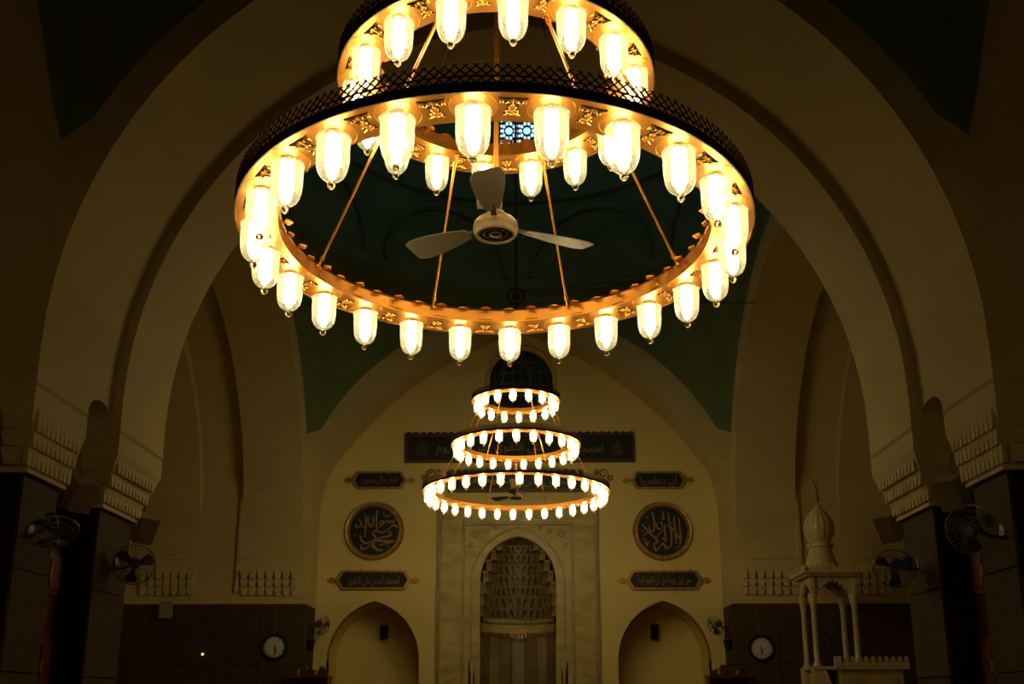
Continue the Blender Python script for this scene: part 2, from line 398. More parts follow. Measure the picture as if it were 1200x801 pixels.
# ---- near piers
def pillar(s, y0, y1, label, nfr):
    nm = 'stone_pillar'; t = thing(nm, label, 'pillar', (s*5.3, (y0+y1)/2, 0), group=None)
    hy = (y1-y0)/2; xi = 4.68 - 5.3; sx = -s     # inner face at local x = s*(4.68-5.3)
    def bx(x0, x1, *a): return sorted((s*x0, s*x1))
    mb = MB(); x0, x1 = bx(4.70-5.3, .7); mb.box(x0, x1, -hy+.25, hy-.25, 0, 3.8); obj('core', mb.mesh('core', 'dstone'), t)
    # granite slabs on the nave side; front slabs near-black, their shade painted in
    zz = [(0, .95), (.962, 1.9), (1.912, 2.85), (2.862, 3.74)]
    for z0, z1 in zz:
        a, b = bx(4.675-5.3, 4.71-5.3); obj('stone_slab', MB().box(a, b, -hy+.22, hy-.22, z0, z1).mesh('stone_slab', 'stone'), t)
        for i in range(2):
            a, b = bx(4.715-5.3+i*.66, 4.715-5.3+i*.66+.65); obj('shaded_front_slab', MB().box(a, b, -hy+.21, -hy+.245, z0, z1).mesh('shaded_front_slab', 'dstone'), t)
    # capital: flares upward to the arch springing
    a, b = 4.66-5.3, .7
    vs = []
    for x, yy, z in ((4.64-5.3, hy-.18, 3.80), (WN-5.3 if y0 < 10 else W_-5.3, hy, 4.36), (WN-5.3 if y0 < 10 else W_-5.3, hy, 4.62)):
        vs += [(s*x, -yy, z), (s*.7, -yy, z), (s*.7, yy, z), (s*x, yy, z)]
    fs = [(0,1,2,3), (8,9,10,11)]
    for l in (0, 4): fs += [(l+i, l+(i+1)%4, l+4+(i+1)%4, l+4+i) for i in range(4)]
    obj('capital', MB().add(vs, fs).mesh('capital', 'plaster'), t)
    mb = MB(); c = (W_ if y0 > 10 else WN) - 5.3
    for z in (4.585, 4.612): mb.box(*bx(c-.012, .7), -hy-.012, hy+.0, z, z+.012)
    obj('string_course', mb.mesh('string_course', 'plaster2'), t)
    mb = MB(); mb.box(*bx(4.62-5.3, .72), -hy+.16, hy-.16, 3.76, 3.80)
    obj('bottom_moulding', mb.mesh('bottom_moulding', 'plaster2'), t)
    rot = pi/2 if s < 0 else -pi/2
    P = (y1-y0-.2)/nfr; B = blocks(P, (.030, .032, .034))
    for i in range(nfr):
        for k, zq in enumerate((.0, .175, .33)):
            xx = 4.64 - (4.64-c-5.3)*min(1, (zq+.03)/.52) - 5.3
            obj('muqarnas_block', B[k], t, (s*xx, -hy + .10 + P*(i+.5), 3.82+zq), (0, 0, rot))
    P = 1.2/6; B2 = blocks(P, (.05, .05, .05))
    for i in range(6):
        for k, zq in enumerate((.0, .175, .33)):
            obj('muqarnas_block', B2[k], t, (s*(4.66-5.3+P*(i+.5)), -hy + .14 - .26*min(1, (zq+.03)/.52)*.5, 3.82+zq), (0, 0, 0))
    return t
for s, nm in ((-1, 'left'), (1, 'right')):
    pillar(s, 9.0, 10.15, 'brown stone pillar at the %s edge of the picture, nearest the camera' % nm, 10)
    pillar(s, 10.75, 12.1, 'second brown stone pillar on the %s, carrying the inner arch' % nm, 11)
    # the outer pillars of each cluster, mostly hidden
    o = struct('wall_outer_pier_%s' % nm, MB().box(*sorted((s*6.1, s*7.95)), 9.05, 12.05, 0, 4.62).mesh('outer_pier', 'stone'))

# mahogany cabinets standing between the paired pillars
def cabinet(s, label):
    t = thing('wooden_cabinet', label, 'cabinet', (s*5.40, 10.45, 0), group=None)
    obj('body', MB().box(-.42, .42, -.36, .36, 0, 3.3).mesh('body', 'wood'), t)
    for z0, z1 in ((.1, .85), (.95, 1.6), (1.7, 2.3), (2.75, 3.2)):
        for y0, y1 in ((-.34, -.01), (.01, .34)):
            mb = MB(); x0, x1 = sorted((-s*.42, -s*.45)); mb.box(x0, x1, y0, y1, z0, z1)
            x0, x1 = sorted((-s*.45, -s*.465)); mb.box(x0, x1, y0+.06, y1-.06, z0+.07, z1-.07)
            d = obj('door', mb.mesh('door', 'wood'), t)
            obj('handle', MB().box(*sorted((-s*.465, -s*.48)), *((y1-.05, y1-.03) if y0 < 0 else (y0+.03, y0+.05)), (z0+z1)/2-.05, (z0+z1)/2+.05).mesh('handle', 'gold'), d)
        mb = MB(); mb.box(-.38, .38, -.38, -.36, z0, z1); obj('side_panel', mb.mesh('side_panel', 'wood'), t)
    obj('cornice', MB().box(-.47, .47, -.42, .42, 3.3, 3.36).mesh('cornice', 'wood'), t)
cabinet(-1, 'tall dark red wooden cabinet between the two left pillars')
cabinet(1, 'tall dark red wooden cabinet between the two right pillars')

# ================================================================= CHANDELIERS
GLS = smooth(MB().lathe([(.067, .160), (.0655, .164), (.0625, .161), (.0612, .150), (.0608, .130), (.0606, .105), (.0600, .078), (.0578, .054), (.0525, .032), (.0435, .015), (.0315, .004), (.0180, -.001), (.0080, -.003), (.0, -.003)], 28).mesh('glass_bell', 'glass'), 60)
BALL = smooth(MB().lathe([(.0001, -.002), (.006, -.004), (.0055, -.006), (.0115, -.010), (.0155, -.017), (.0155, -.023), (.0115, -.031), (.006, -.035), (.0001, -.036)], 14).mesh('finial_ball', 'ballglass'), 80)
bb = MB()
for k in range(4):
    a = k*pi/2 + .5; r = .0185
    z0 = .034 + .012*(k % 2); pts = [(r*cos(a), r*sin(a), .176), (r*cos(a), r*sin(a), z0+.006), (r*cos(a), r*sin(a), z0)]
    bb.tube(pts, [.0108, .0108, .0075], 7)
BUL = smooth(bb.mesh('bulb', 'bulb'), 60)
BULN = BUL.copy(); BULN.materials.clear(); BULN.materials.append(M['bulbn'])
SOC = MB().lathe([(.0001, .196), (.034, .196), (.034, .182), (.028, .172), (.0001, .172)], 12).mesh('socket', 'white')
def lamp_at(parent, x, y, z, a=0, near=False):
    g = obj('glass_bell', GLS, parent, (x, y, z), (0, 0, a))
    obj('finial_ball', BALL, g); obj('bulb', BULN if near else BUL, g); obj('socket', SOC, g)
def strip_ring(mb, r0, r1, z0, z1, n=96): mb.lathe([(r0, z0), (r1, z0), (r1, z1), (r0, z1), (r0, z0)], n)
def scroll_panel(w0, w1, h):
    """solid cartouche hanging flat under the plate, openings painted as dark shade: x along the ring, y radial, faces down"""
    mb = MB(); mb.cur = 0  # near-black backing replaces real holes, the dark behind them painted on
    vs = [(-w0/2, -h/2, -.0015), (-w0*.30, 0, -.0015), (-w1/2, h/2, -.0015), (w1/2, h/2, -.0015), (w0*.30, 0, -.0015), (w0/2, -h/2, -.0015)]
    mb.add(vs + [(x, y, .001) for x, y, z in vs], [(0,1,2,3,4,5), (11,10,9,8,7,6)] + [(i, (i+1)%6, 6+(i+1)%6, 6+i) for i in range(6)])
    mb.cur = 1
    def spiral(cx, cy, r, sg, a0=0, k=9, tt=1.35):
        return [(cx + sg*r*(1-i/k*.8)*cos(a0+i/k*tt*2*pi), cy + r*(1-i/k*.8)*sin(a0+i/k*tt*2*pi), -.004) for i in range(k+1)]
    for sg in (-1, 1):
        for cx, cy, r, a0 in ((w1*.28, h*.28, h*.17, -.5), (w0*.24, -h*.28, h*.15, 1.0), (w0*.10, 0, h*.12, 2.2), (w1*.11, h*.33, h*.09, 4)):
            mb.tube(spiral(sg*cx, cy, r, sg, a0), .0024, 4)
        mb.tube([(0, -h*.46, -.004), (sg*w0*.16, -h*.40, -.004), (sg*w0*.46, -h*.48, -.004)], .0024, 4)
        mb.tube([(0, h*.46, -.004), (sg*w1*.16, h*.38, -.004), (sg*w1*.48, h*.48, -.004)], .0024, 4)
    mb.tube([(0, -h*.45, -.004), (0, h*.45, -.004)], .003, 4)
    mb.lathe([(.0001, -.008), (.009, -.005), (.012, -.001)], 6)
    return mb.mesh('shade_backed_scroll', 'dark', 'gold')
def crest(L):
    mb = MB(); pts = [(0, -.012), (L*.35, -.010), (L*.45, -.028), (L*.65, -.024), (L, 0), (L*.65, .024), (L*.45, .028), (L*.35, .010), (0, .012)]
    n = len(pts); mb.add([(-x, y, -.003) for x, y in pts] + [(-x, y, .003) for x, y in pts], [tuple(range(n)), tuple(range(2*n-1, n-1, -1))] + [(i, (i+1)%n, n+(i+1)%n, n+i) for i in range(n)])
    return mb.mesh('crest_leaf', 'gold')
CR1, CR2 = crest(.052), crest(.032)
BND = MB().add([(-.034, 0, 0), (.034, 0, 0), (.022, 0, .022), (0, 0, .034), (-.022, 0, .022), (-.034, -.006, 0), (.034, -.006, 0), (.022, -.006, .022), (0, -.006, .034), (-.022, -.006, .022)],
               [(0,1,2,3,4), (9,8,7,6,5)] + [(i, (i+1)%5, 5+(i+1)%5, 5+i) for i in range(5)]).mesh('band_ornament', 'gold')
def tier(t, Rl, z, n, ph, near):
    """one ring: Rl radius of the lamp circle, z height of the plate"""
    ro, ri = Rl + .083, Rl - .088; S = 192 if near else 96
    mb = MB(); strip_ring(mb, ri, ro, z, z+.008, S)
    for k in range(n):                            # raised collar round every lamp
        a = ph + 2*pi*k/n; cx, cy = Rl*cos(a), Rl*sin(a)
        mb.lathe([(.0865, z+.001), (.0845, z-.0010), (.0825, z+.001)], 24 if near else 12, cx=cx, cy=cy)
    obj('ring_plate', mb.mesh('ring_plate', 'gold'), t)
    mb = MB(); strip_ring(mb, ri-.004, ri, z, z+.062, S); mb.lathe([(ri-.004, z+.062), (ri-.010, z+.066), (ri-.004, z+.070), (ri, z+.062)], S); obj('inner_band', mb.mesh('inner_band', 'gold'), t)
    mb = MB(); strip_ring(mb, ro, ro+.006, z-.004, z+.028, S); strip_ring(mb, ro, ro+.008, z+.028, z+.034, S); ob = obj('outer_band', mb.mesh('outer_band', 'bronze'), t)
    # diamond lattice gallery standing on the outer rim
    mb = MB(); N = int(2*pi*ro/.036); h = .072; z1 = z + .034; th = .0022; R = ro + .003
    for i in range(N):
        for sg in (1, -1):
            a0 = 2*pi*i/N; a1 = a0 + sg*2*pi*2.2/N
            d = .0035/R
            vs = []
            for a, zz in ((a0, z1), (a1, z1+h)):
                for da in (-d, d):
                    for rr in (R-th, R+th): vs.append((rr*cos(a+da), rr*sin(a+da), zz))
            mb.add(vs, [(0,2,3,1), (4,5,7,6), (0,4,6,2), (1,3,7,5), (0,1,5,4), (2,6,7,3)])
    strip_ring(mb, R-.003, R+.003, z1+h*.31, z1+h*.31+.004, S)
    obj('lattice_gallery', mb.mesh('lattice_gallery', 'bronze'), t)
    sp = scroll_panel(.062*min(1.25, 24/n*Rl/1.04), .105*min(1.25, 24/n*Rl/1.04), .10)
    for k in range(n):
        a = ph + 2*pi*k/n; lamp_at(t, Rl*cos(a), Rl*sin(a), z - .186, a, near)
        a += pi/n; obj('shade_backed_scroll', sp, t, ((Rl+.002)*cos(a), (Rl+.002)*sin(a), z), (0, 0, a - pi/2))
        if near:
            for j, cm in ((0, CR1), (.5, CR2)):
                aa = a + j*2*pi/n; obj('crest_leaf', cm, t, ((ri-.004)*cos(aa), (ri-.004)*sin(aa), z+.064), (0, 0, aa))
                if j == 0: obj('band_ornament', BND, t, ((ri-.004)*cos(aa), (ri-.004)*sin(aa), z+.012), (0, 0, aa - pi/2))
    return ro, ri
def chandelier(x, y, tiers, label, near, top):
    t = thing('ring_chandelier', label, 'chandelier', (x, y, tiers[0][1] - .2))
    zb = tiers[0][1] - .2; T = []
    for Rl, z, n, ph in tiers:
        ro, ri = tier(t, Rl, z - zb, n, ph, near); T.append((ri, z - zb))
    RR = .007 if near else .0065
    for (r0, z0), (r1, z1) in zip(T, T[1:]):
        for k in range(8):
            a = pi/8 + k*pi/4
            p0 = Vector(((r0-.01)*cos(a), (r0-.01)*sin(a), z0+.05)); p1 = Vector(((r1+.02)*cos(a), (r1+.02)*sin(a), z1-.004))
            mb = MB(); mb.tube([p0, p1], RR, 8)
            for f in (.0, .06, .94, 1.0): mb.tube([p0.lerp(p1, max(0, f-.012)), p0.lerp(p1, min(1, f+.012))], RR*1.7, 8)
            obj('suspension_rod', mb.mesh('suspension_rod', 'gold'), t)
    r1, z1 = T[-1]; zt = z1 + 1.1
    for k in range(4):
        a = pi/4 + k*pi/2
        obj('suspension_rod', MB().tube([((r1-.01)*cos(a), (r1-.01)*sin(a), z1+.05), (.03*cos(a), .03*sin(a), zt)], RR*.8, 6).mesh('suspension_rod', 'bronze'), t)
    obj('hub', MB().lathe([(.0001, zt-.05), (.05, zt-.03), (.06, zt), (.03, zt+.04), (.0001, zt+.06)], 12).mesh('hub', 'bronze'), t)
    obj('hanging_pole', MB().tube([(0, 0, zt+.04), (0, 0, top - zb)], .022, 8).mesh('hanging_pole', 'bronze'), t)
    return t
AX = -.02
near_ch = chandelier(AX, 4.08, [(1.04, 3.61, 24, rad(87.3)), (.642, 4.37, 16, rad(300.1))], 'large two-tiered brass ring chandelier of glass bell lamps, nearest the camera', True, 18.0)
far_ch = chandelier(AX, 16.4, [(1.488, 5.075, 32, rad(92.5)), (1.02, 5.89, 23, rad(98.5)), (.676, 6.68, 16, rad(86.0))], 'distant three-tiered brass ring chandelier before the mihrab', False, 20.6)
# ring with a crescent cross on the far pole
mb = MB(); mb.tube([(.15*cos(a*pi/12), 0, .15*sin(a*pi/12)) for a in range(24)], .02, 6, True)
mb.lathe([(.0001, -.09), (.05, -.07), (.07, 0), (.05, .07), (.0001, .09)], 12)
obj('pole_ring', mb.mesh('pole_ring', 'bronze'), far_ch, (0, 0, 8.64 - 4.875))
mb = MB(); mb.tube([(-4.3, .40, 0), (4.3, .40, 0)], .009, 5)
o = obj('tie_wire', mb.mesh('tie_wire', 'bronze'), None, (AX, 16.4, 8.66)); o['label'] = 'thin dark tie wire stretched across the far dome behind the chandelier pole'; o['category'] = 'wire'

# ---- ceiling fans hanging inside the rings
def ceiling_fan(x, y, z, angs, label, m, rodtop, s=1.0):
    t = thing('ceiling_fan', label, 'ceiling fan', (x, y, z))
    P = lambda L: [(r*s, q*s) for r, q in L]
    obj('motor_housing', smooth(MB().lathe(P([(.0001, .10), (.035, .10), (.045, .085), (.05, .065), (.085, .055), (.098, .04), (.102, .02), (.098, -.005), (.09, -.018), (.078, -.018), (.076, -.008)]), 32).mesh('motor_housing', m), 50), t)
    cap = obj('bottom_cap', smooth(MB().lathe(P([(.078, -.008), (.058, -.006), (.056, -.014), (.05, -.014), (.048, -.004), (.03, -.004), (.028, -.016), (.012, -.022), (.0001, -.022)]), 28).mesh('bottom_cap', 'bronze'), 50), t)
    obj('down_rod', MB().tube([(0, 0, .09*s), (0, 0, rodtop - z)], .012*s, 10).mesh('down_rod', 'gold'), t)
    obj('rod_collar', MB().lathe(P([(.0001, .18), (.028, .17), (.03, .13), (.024, .10), (.0001, .10)]), 14).mesh('rod_collar', m), t)
    obj('junction_box', MB().box(-.085*s, -.018*s, -.03*s, .03*s, .13*s, .29*s).mesh('junction_box', m), t)
    for a in angs:
        mb = MB(); n = 8; vs = []
        for i in range(n+1):
            f = i/n; r = (.15 + .33*f)*s; w = (.030 + .040*sin(min(f*1.25, 1)*pi/2))*s * (1 if f < .93 else .75)
            for sg in (-1, 1): vs.append((r, sg*w, sg*w*.22)); 
            for sg in (-1, 1): vs.append((r, sg*w, sg*w*.22 + .004*s))
        fs = []
        for i in range(n):
            b = i*4; fs += [(b, b+1, b+5, b+4), (b+2, b+6, b+7, b+3), (b, b+4, b+6, b+2), (b+1, b+3, b+7, b+5)]
        fs += [(0, 2, 3, 1), (n*4, n*4+1, n*4+3, n*4+2)]
        bl = obj('blade', mb.add(vs, fs).mesh('blade', 'blade' if m == 'white' else m), t, (0, 0, .03*s), (0, 0, rad(a)))
        obj('blade_bracket', MB().box(.085*s, .19*s, -.012*s, .012*s, .0, .006*s).mesh('blade_bracket', 'bronze'), bl)
    return t
ceiling_fan(AX, 4.08, 3.66, (147, 27, 267), 'cream ceiling fan hanging in the middle of the nearest chandelier', 'white', 18.0)
ceiling_fan(AX, 16.4, 5.0, (20, 140, 260), 'small dark ceiling fan under the lowest ring of the distant chandelier', 'bronze', 5.6, 1.1)

# ================================================================= QIBLA WALL FURNISHING
Y0 = YB
def ribbon(mb, pts, w, y, k=6, d=.02):
    """calligraphic stroke: catmull-rom centre line, pen held at 45 degrees"""
    P = [Vector((x, z)) for x, z in pts]; Q = []
    for i in range(len(P)-1):
        a, b, c, e = P[max(i-1, 0)], P[i], P[i+1], P[min(i+2, len(P)-1)]
        for j in range(k):
            t = j/k; Q.append(.5*((2*b) + (c-a)*t + (2*a-5*b+4*c-e)*t*t + (-a+3*b-3*c+e)*t**3))
    Q.append(P[-1]); n = len(Q); vs = []
    for i, q in enumerate(Q):
        tt = Q[min(i+1, n-1)] - Q[max(i-1, 0)]; tt = tt.normalized() if tt.length > 0 else Vector((1, 0)); nn = Vector((-tt.y, tt.x))
        pen = abs(nn.dot(Vector((.7, .7)))); ww = w*(.45 + .75*pen)*(.35 + .65*sin(pi*min(1, max(0, (i+.6)/n)))**.4)
        for sg in (-1, 1): vs.append((q.x + nn.x*ww*sg, y, q.y + nn.y*ww*sg))
    vs += [(x, yy - d, z) for x, yy, z in vs]; o = 2*n; fs = []
    for i in range(n-1):
        b = 2*i; fs += [(b, b+1, b+3, b+2), (o+b, o+b+2, o+b+3, o+b+1), (b, b+2, o+b+2, o+b), (b+1, o+b+1, o+b+3, b+3)]
    fs += [(0, o, o+1, 1), (2*n-2, 2*n-1, o+2*n-1, o+2*n-2)]
    mb.add(vs, fs)
def roundel(x, z, strokes, ctr, label):
    t = thing('calligraphy_roundel', label, 'roundel', (x, Y0, z)); R = .66
    mt = Matrix.Rotation(pi/2, 4, 'X')
    mb = MB(); mb.lathe([(.0001, .03), (R*.86, .03), (R*.86, .0)], 48, mt=mt); obj('panel_board', mb.mesh('panel_board', 'board'), t)
    mb = MB(); mb.lathe([(R, 0), (R, .05), (R*.96, .085), (R*.91, .07), (R*.885, .075), (R*.84, .04), (R*.84, 0)], 56, mt=mt); obj('gilt_frame', smooth(mb.mesh('gilt_frame', 'goldrough'), 50), t)
    mb = MB(); mb.lathe([(R*.855, .03), (R*.855, .05), (R*.83, .05), (R*.83, .03)], 56, mt=mt); obj('inner_bead', mb.mesh('inner_bead', 'goldrough'), t)
    mb = MB(); k = R/325
    for st, w in strokes: ribbon(mb, [((a-ctr[0])*k, (ctr[1]-b)*k) for a, b in st], w*k, -.032)
    obj('lettering', mb.mesh('lettering', 'script'), t)
LS = [([(445,165),(438,240),(442,320),(447,400)],9), ([(310,205),(325,290),(322,380),(316,470)],8), ([(345,235),(352,310),(380,345),(405,330),(402,230)],9),
 ([(275,285),(262,330),(235,358),(214,345),(216,310)],8), ([(240,270),(262,295),(275,340),(310,355),(322,320)],7),
 ([(640,268),(625,305),(603,288),(585,308),(565,286),(540,300),(530,285)],8), ([(525,300),(500,285),(480,298),(492,325),(520,310),(500,340),(460,355)],8),
 ([(665,370),(655,338),(615,342),(565,382),(510,415),(455,405)],10), ([(447,400),(415,402),(412,435),(432,470),(400,512),(340,532),(285,505),(265,440)],11),
 ([(580,400),(602,438),(560,462),(500,472),(445,498),(530,512),(635,515),(570,532),(478,556)],11), ([(432,470),(418,560),(460,602),(515,612)],12),
 ([(420,520),(372,560),(312,597),(278,580),(292,545)],10), ([(400,560),(408,585)],9), ([(520,180),(512,205)],6), ([(200,440),(225,455)],5), ([(560,560),(585,575)],5), ([(520,225),(560,240),(600,215)],5)]
RS = [([(308,195),(325,290),(322,398),(296,412),(272,380),(264,350)],9), ([(345,310),(358,368),(392,388),(415,360),(400,300)],9), ([(425,190),(432,280)],8),
 ([(485,195),(490,330),(506,400),(510,500),(495,580),(450,590),(410,545),(372,590),(345,622),(320,590),(325,540),(350,512),(357,545),(322,540)],10),
 ([(195,335),(258,410),(330,480),(367,525)],10), ([(548,288),(450,368),(380,440),(330,500)],10), ([(545,240),(553,400),(560,550)],9),
 ([(598,262),(605,400),(610,500),(590,570),(540,600)],10), ([(490,345),(560,430),(600,500)],9), ([(440,330),(445,500),(455,520)],9), ([(200,452),(248,425),(270,380)],8),
 ([(225,505),(240,565),(265,520)],9), ([(410,260),(430,275),(445,262)],10), ([(250,240),(262,275)],6), ([(200,480),(215,500)],6), ([(405,480),(425,500)],6), ([(190,400),(205,420)],5)]
roundel(-3.205, 5.37, LS, (420, 395), 'gilt-framed round calligraphy panel on the left of the mihrab wall')
roundel(3.18, 5.355, RS, (415, 405), 'gilt-framed round calligraphy panel on the right of the mihrab wall')

def plaque(x, z, w, h, txt, label, arrow=0):
    t = thing('calligraphy_plaque', label, 'plaque', (x, Y0, z)); W2, H2, c = w/2, h/2, h*.28
    def cart(a, b, cc): return [(-a, -b), (a, -b), (a, -b+.02), (a+cc, 0), (a, b-.02), (a, b), (-a, b), (-a, b-.02), (-a-cc, 0), (-a, -b+.02)]
    obj('panel_board', holed('panel_board', [cart(W2-.04, H2-.04, c*.8)], -.04, 0, 'board'), t)
    obj('gilt_frame', holed('gilt_frame', [cart(W2, H2, c), cart(W2-.045, H2-.045, c*.75)], -.07, 0, 'goldrough'), t)
    for s in (-1, 1):
        mb = MB(); x0 = s*(W2 + c); L = .19
        pts = [(0, -.022), (L*.25, -.03), (L*.35, -.065), (L*.6, -.06), (L, 0), (L*.6, .06), (L*.35, .065), (L*.25, .03), (0, .022)]
        mb.extr([(x0 + s*a, b) for a, b in pts], -.05, -.01); obj('leaf_finial', mb.mesh('leaf_finial', 'goldrough'), t)
    me = text_mesh(arabic(txt), h*.52, 'bronze2', width=w*.80); obj('lettering', me, t, (0, -.05, 0))
    mb = MB()
    for i in range(5): 
        xx = -w*.4 + w*.2*i; mb.extr([(xx-.04, H2), (xx+.04, H2), (xx, H2+.035)], -.05, -.02)
    obj('crest', mb.mesh('crest', 'goldrough'), t)
plaque(-3.13, 6.515, 1.02, .40, 'فيه رجال يحبون', 'small dark cartouche plaque above the left round panel')
plaque(3.13, 6.50, 1.02, .40, 'أن يتطهروا', 'small dark cartouche plaque above the right round panel')
plaque(-3.19, 4.275, 1.42, .42, 'لمسجد أسس على التقوى', 'long dark cartouche plaque over the left wall niche')
plaque(3.18, 4.265, 1.42, .42, 'من أول يوم أحق أن تقوم فيه', 'long dark cartouche plaque over the right wall niche')

def long_panel(x, z, w, h, txts, label, lamps):
    t = thing('inscription_board', label, 'panel', (x, Y0, z)); W2, H2 = w/2, h/2
    R = lambda a, b: [(-a, -b), (a, -b), (a, b), (-a, b)]
    obj('panel_board', holed('panel_board', [R(W2-.05, H2-.05)], -.05, 0, 'board'), t)
    obj('gilt_frame', holed('gilt_frame', [R(W2, H2), R(W2-.07, H2-.07)], -.08, 0, 'bronze'), t)
    mb = MB(); n = int(w/.16)
    for i in range(n):
        xx = -W2 + w*(i+.5)/n; mb.extr([(xx-.07, H2), (xx+.07, H2), (xx+.05, H2+.02), (xx, H2+.045), (xx-.05, H2+.02)], -.06, -.02)
    obj('cresting', mb.mesh('cresting', 'bronze'), t)
    W3 = W2 - (.62 if lamps else .15)
    for i, tx in enumerate(txts):
        cx = W3 - (i+.5)*2*W3/len(txts); me = text_mesh(arabic(tx), h*.42, 'bronze2', width=2*W3/len(txts)*.85); obj('lettering', me, t, (cx, -.06, 0))
    if lamps:
        for s in (-1, 1):
            mb = MB(); q = .9
            mb.extr([(s*(W2-.38)+a*q, b*q) for a, b in ((-.13, -.2), (.13, -.2), (.16, -.05), (.13, .08), (.04, .16), (0, .22), (-.04, .16), (-.13, .08), (-.16, -.05))], -.06, -.05)
            obj('medallion', mb.mesh('medallion', 'bronze'), t)
long_panel(.02, 7.26, 5.18, .68, ['لمسجد أسس', 'على التقوى', 'من أول يوم'], 'very long dark calligraphy panel high on the wall, behind the middle ring', True)
long_panel(-.07, 6.48, 3.04, .48, ['أحق أن', 'تقوم فيه'], 'shorter dark calligraphy panel directly above the mihrab', False)
for s in (-1, 1):                                 # gilt scrolls at its corners
    mb = MB()
    for cx, cz, r, a0 in ((.0, .0, .11, 0), (.16, -.09, .08, 2), (-.16, .05, .07, 4)):
        mb.tube([(s*(cx + r*(1-i/14*.75)*cos(a0+i*.6)), -.03, cz + r*(1-i/14*.75)*sin(a0+i*.6)) for i in range(15)], .022, 5)
    o = obj('gilt_scroll', mb.mesh('gilt_scroll', 'goldrough'), None, (-.03 + s*1.93, Y0, 6.66)); o['category'] = 'ornament'
    o['label'] = 'gilt scroll ornament at the %s end of the panel above the mihrab' % ('left' if s < 0 else 'right')

# half-round window
wf = struct('window_1', MB().box(-.7, .82, Y0+.12, Y0+.14, 8.0, 9.7).mesh('window_glass', 'glassdk'), label='half-round dark green window above the chandelier')
mb = MB(); arcp = [(.06 + .78*cos(t*pi/20), Y0-.01, 8.84 + .84*sin(t*pi/20)) for t in range(21)]
mb.tube([(.84, Y0-.01, 8.0)] + arcp + [(-.72, Y0-.01, 8.0)], .06, 8, True); obj('window_frame', mb.mesh('window_frame', 'plaster2'), wf)
for i in range(7):
    x = -.55 + i*.205; obj('glazing_bar', MB().box(x-.012, x+.012, Y0+.08, Y0+.12, 8.05, 8.84 + sqrt(max(.72**2-(x-.06)**2, .01))).mesh('glazing_bar', 'bronze'), wf)
for z in (8.3, 8.55, 8.8, 9.1, 9.35): 
    hwz = .72 if z < 8.84 else sqrt(max(.72**2-(z-8.84)**2, .01)); obj('glazing_bar', MB().box(.06-hwz, .06+hwz, Y0+.08, Y0+.12, z-.012, z+.012).mesh('glazing_bar', 'bronze'), wf)

# ---- mihrab
mh = thing('mihrab', 'tall veined-marble mihrab niche with tiered muqarnas hood in centre of wall', 'mihrab', (-.02, Y0, 0))
OP = parch(0, .83, 4.25, 5.23, .0)
R_ = lambda a, z: [(-a, 0), (a, 0), (a, z), (-a, z)]
obj('marble_surround', holed('marble_surround', [R_(1.73, 5.86)[:1] + [(-.84, 0)] + [(x*1.01, z) for x, z in OP[1:-1]] + [(.84, 0)] + R_(1.73, 5.86)[1:]], -.06, 0, 'marble'), mh)
def gate(a0, a1, z0, z1, y0, y1, name, m):        # inverted-U border
    obj(name, holed(name, [[(-a1, 0), (-a0, 0), (-a0, z0), (a0, z0), (a0, 0), (a1, 0), (a1, z1), (-a1, z1)]], y0, y1, m), mh)
gate(1.70, 1.76, 5.83, 5.90, -.10, 0, 'outer_moulding', 'marble2')
gate(1.24, 1.68, 5.62, 5.80, -.09, -.06, 'outer_border', 'marble')
gate(1.17, 1.23, 5.48, 5.56, -.12, -.06, 'inner_moulding', 'marble2')
def archband(w0, w1, zs, ap0, ap1, y0, y1, name, m, zlow=0.0):
    a = parch(0, w0, zs, ap0, zlow); b = parch(0, w1, zs, ap1, zlow)
    obj(name, holed(name, [a + b[::-1]], y0, y1, m), mh)
archband(.84, .93, 4.25, 5.24, 5.34, -.11, -.06, 'arch_moulding', 'marble')
archband(1.00, 1.04, 4.22, 5.40, 5.45, -.085, -.06, 'arch_bead', 'marble2', 2.6)
for s in (-1, 1):                                 # carved spandrels
    mb = MB()
    for cx, cz, r, a0 in ((.95, 5.28, .10, 0), (.70, 5.36, .07, 2), (1.04, 5.05, .07, 4), (.5, 5.42, .045, 1)):
        mb.tube([(s*(cx + r*(1-i/12*.75)*cos(a0+i*.65)), -.065, cz + r*(1-i/12*.75)*sin(a0+i*.65)) for i in range(13)], .016, 4)
    obj('spandrel_carving', mb.mesh('spandrel_carving', 'marble'), mh)
    mb = MB(); x = s*.985
    mb.box(x-.075, x+.075, -.08, -.058, 0, 2.5); obj('recess_shade_strip', mb.mesh('recess_shade_strip', 'dark'), mh)  # dark strip on the surround's face, painted as the shade of a recess
    mb = MB(); mb.lathe([(.05, 0), (.05, .1), (.035, .14), (.033, 2.25), (.042, 2.27), (.038, 2.3), (.055, 2.38), (.062, 2.46), (.062, 2.5)], 14, cx=x + s*.0, cy=-.14)
    obj('colonette', smooth(mb.mesh('colonette', 'wmarble'), 40), mh)
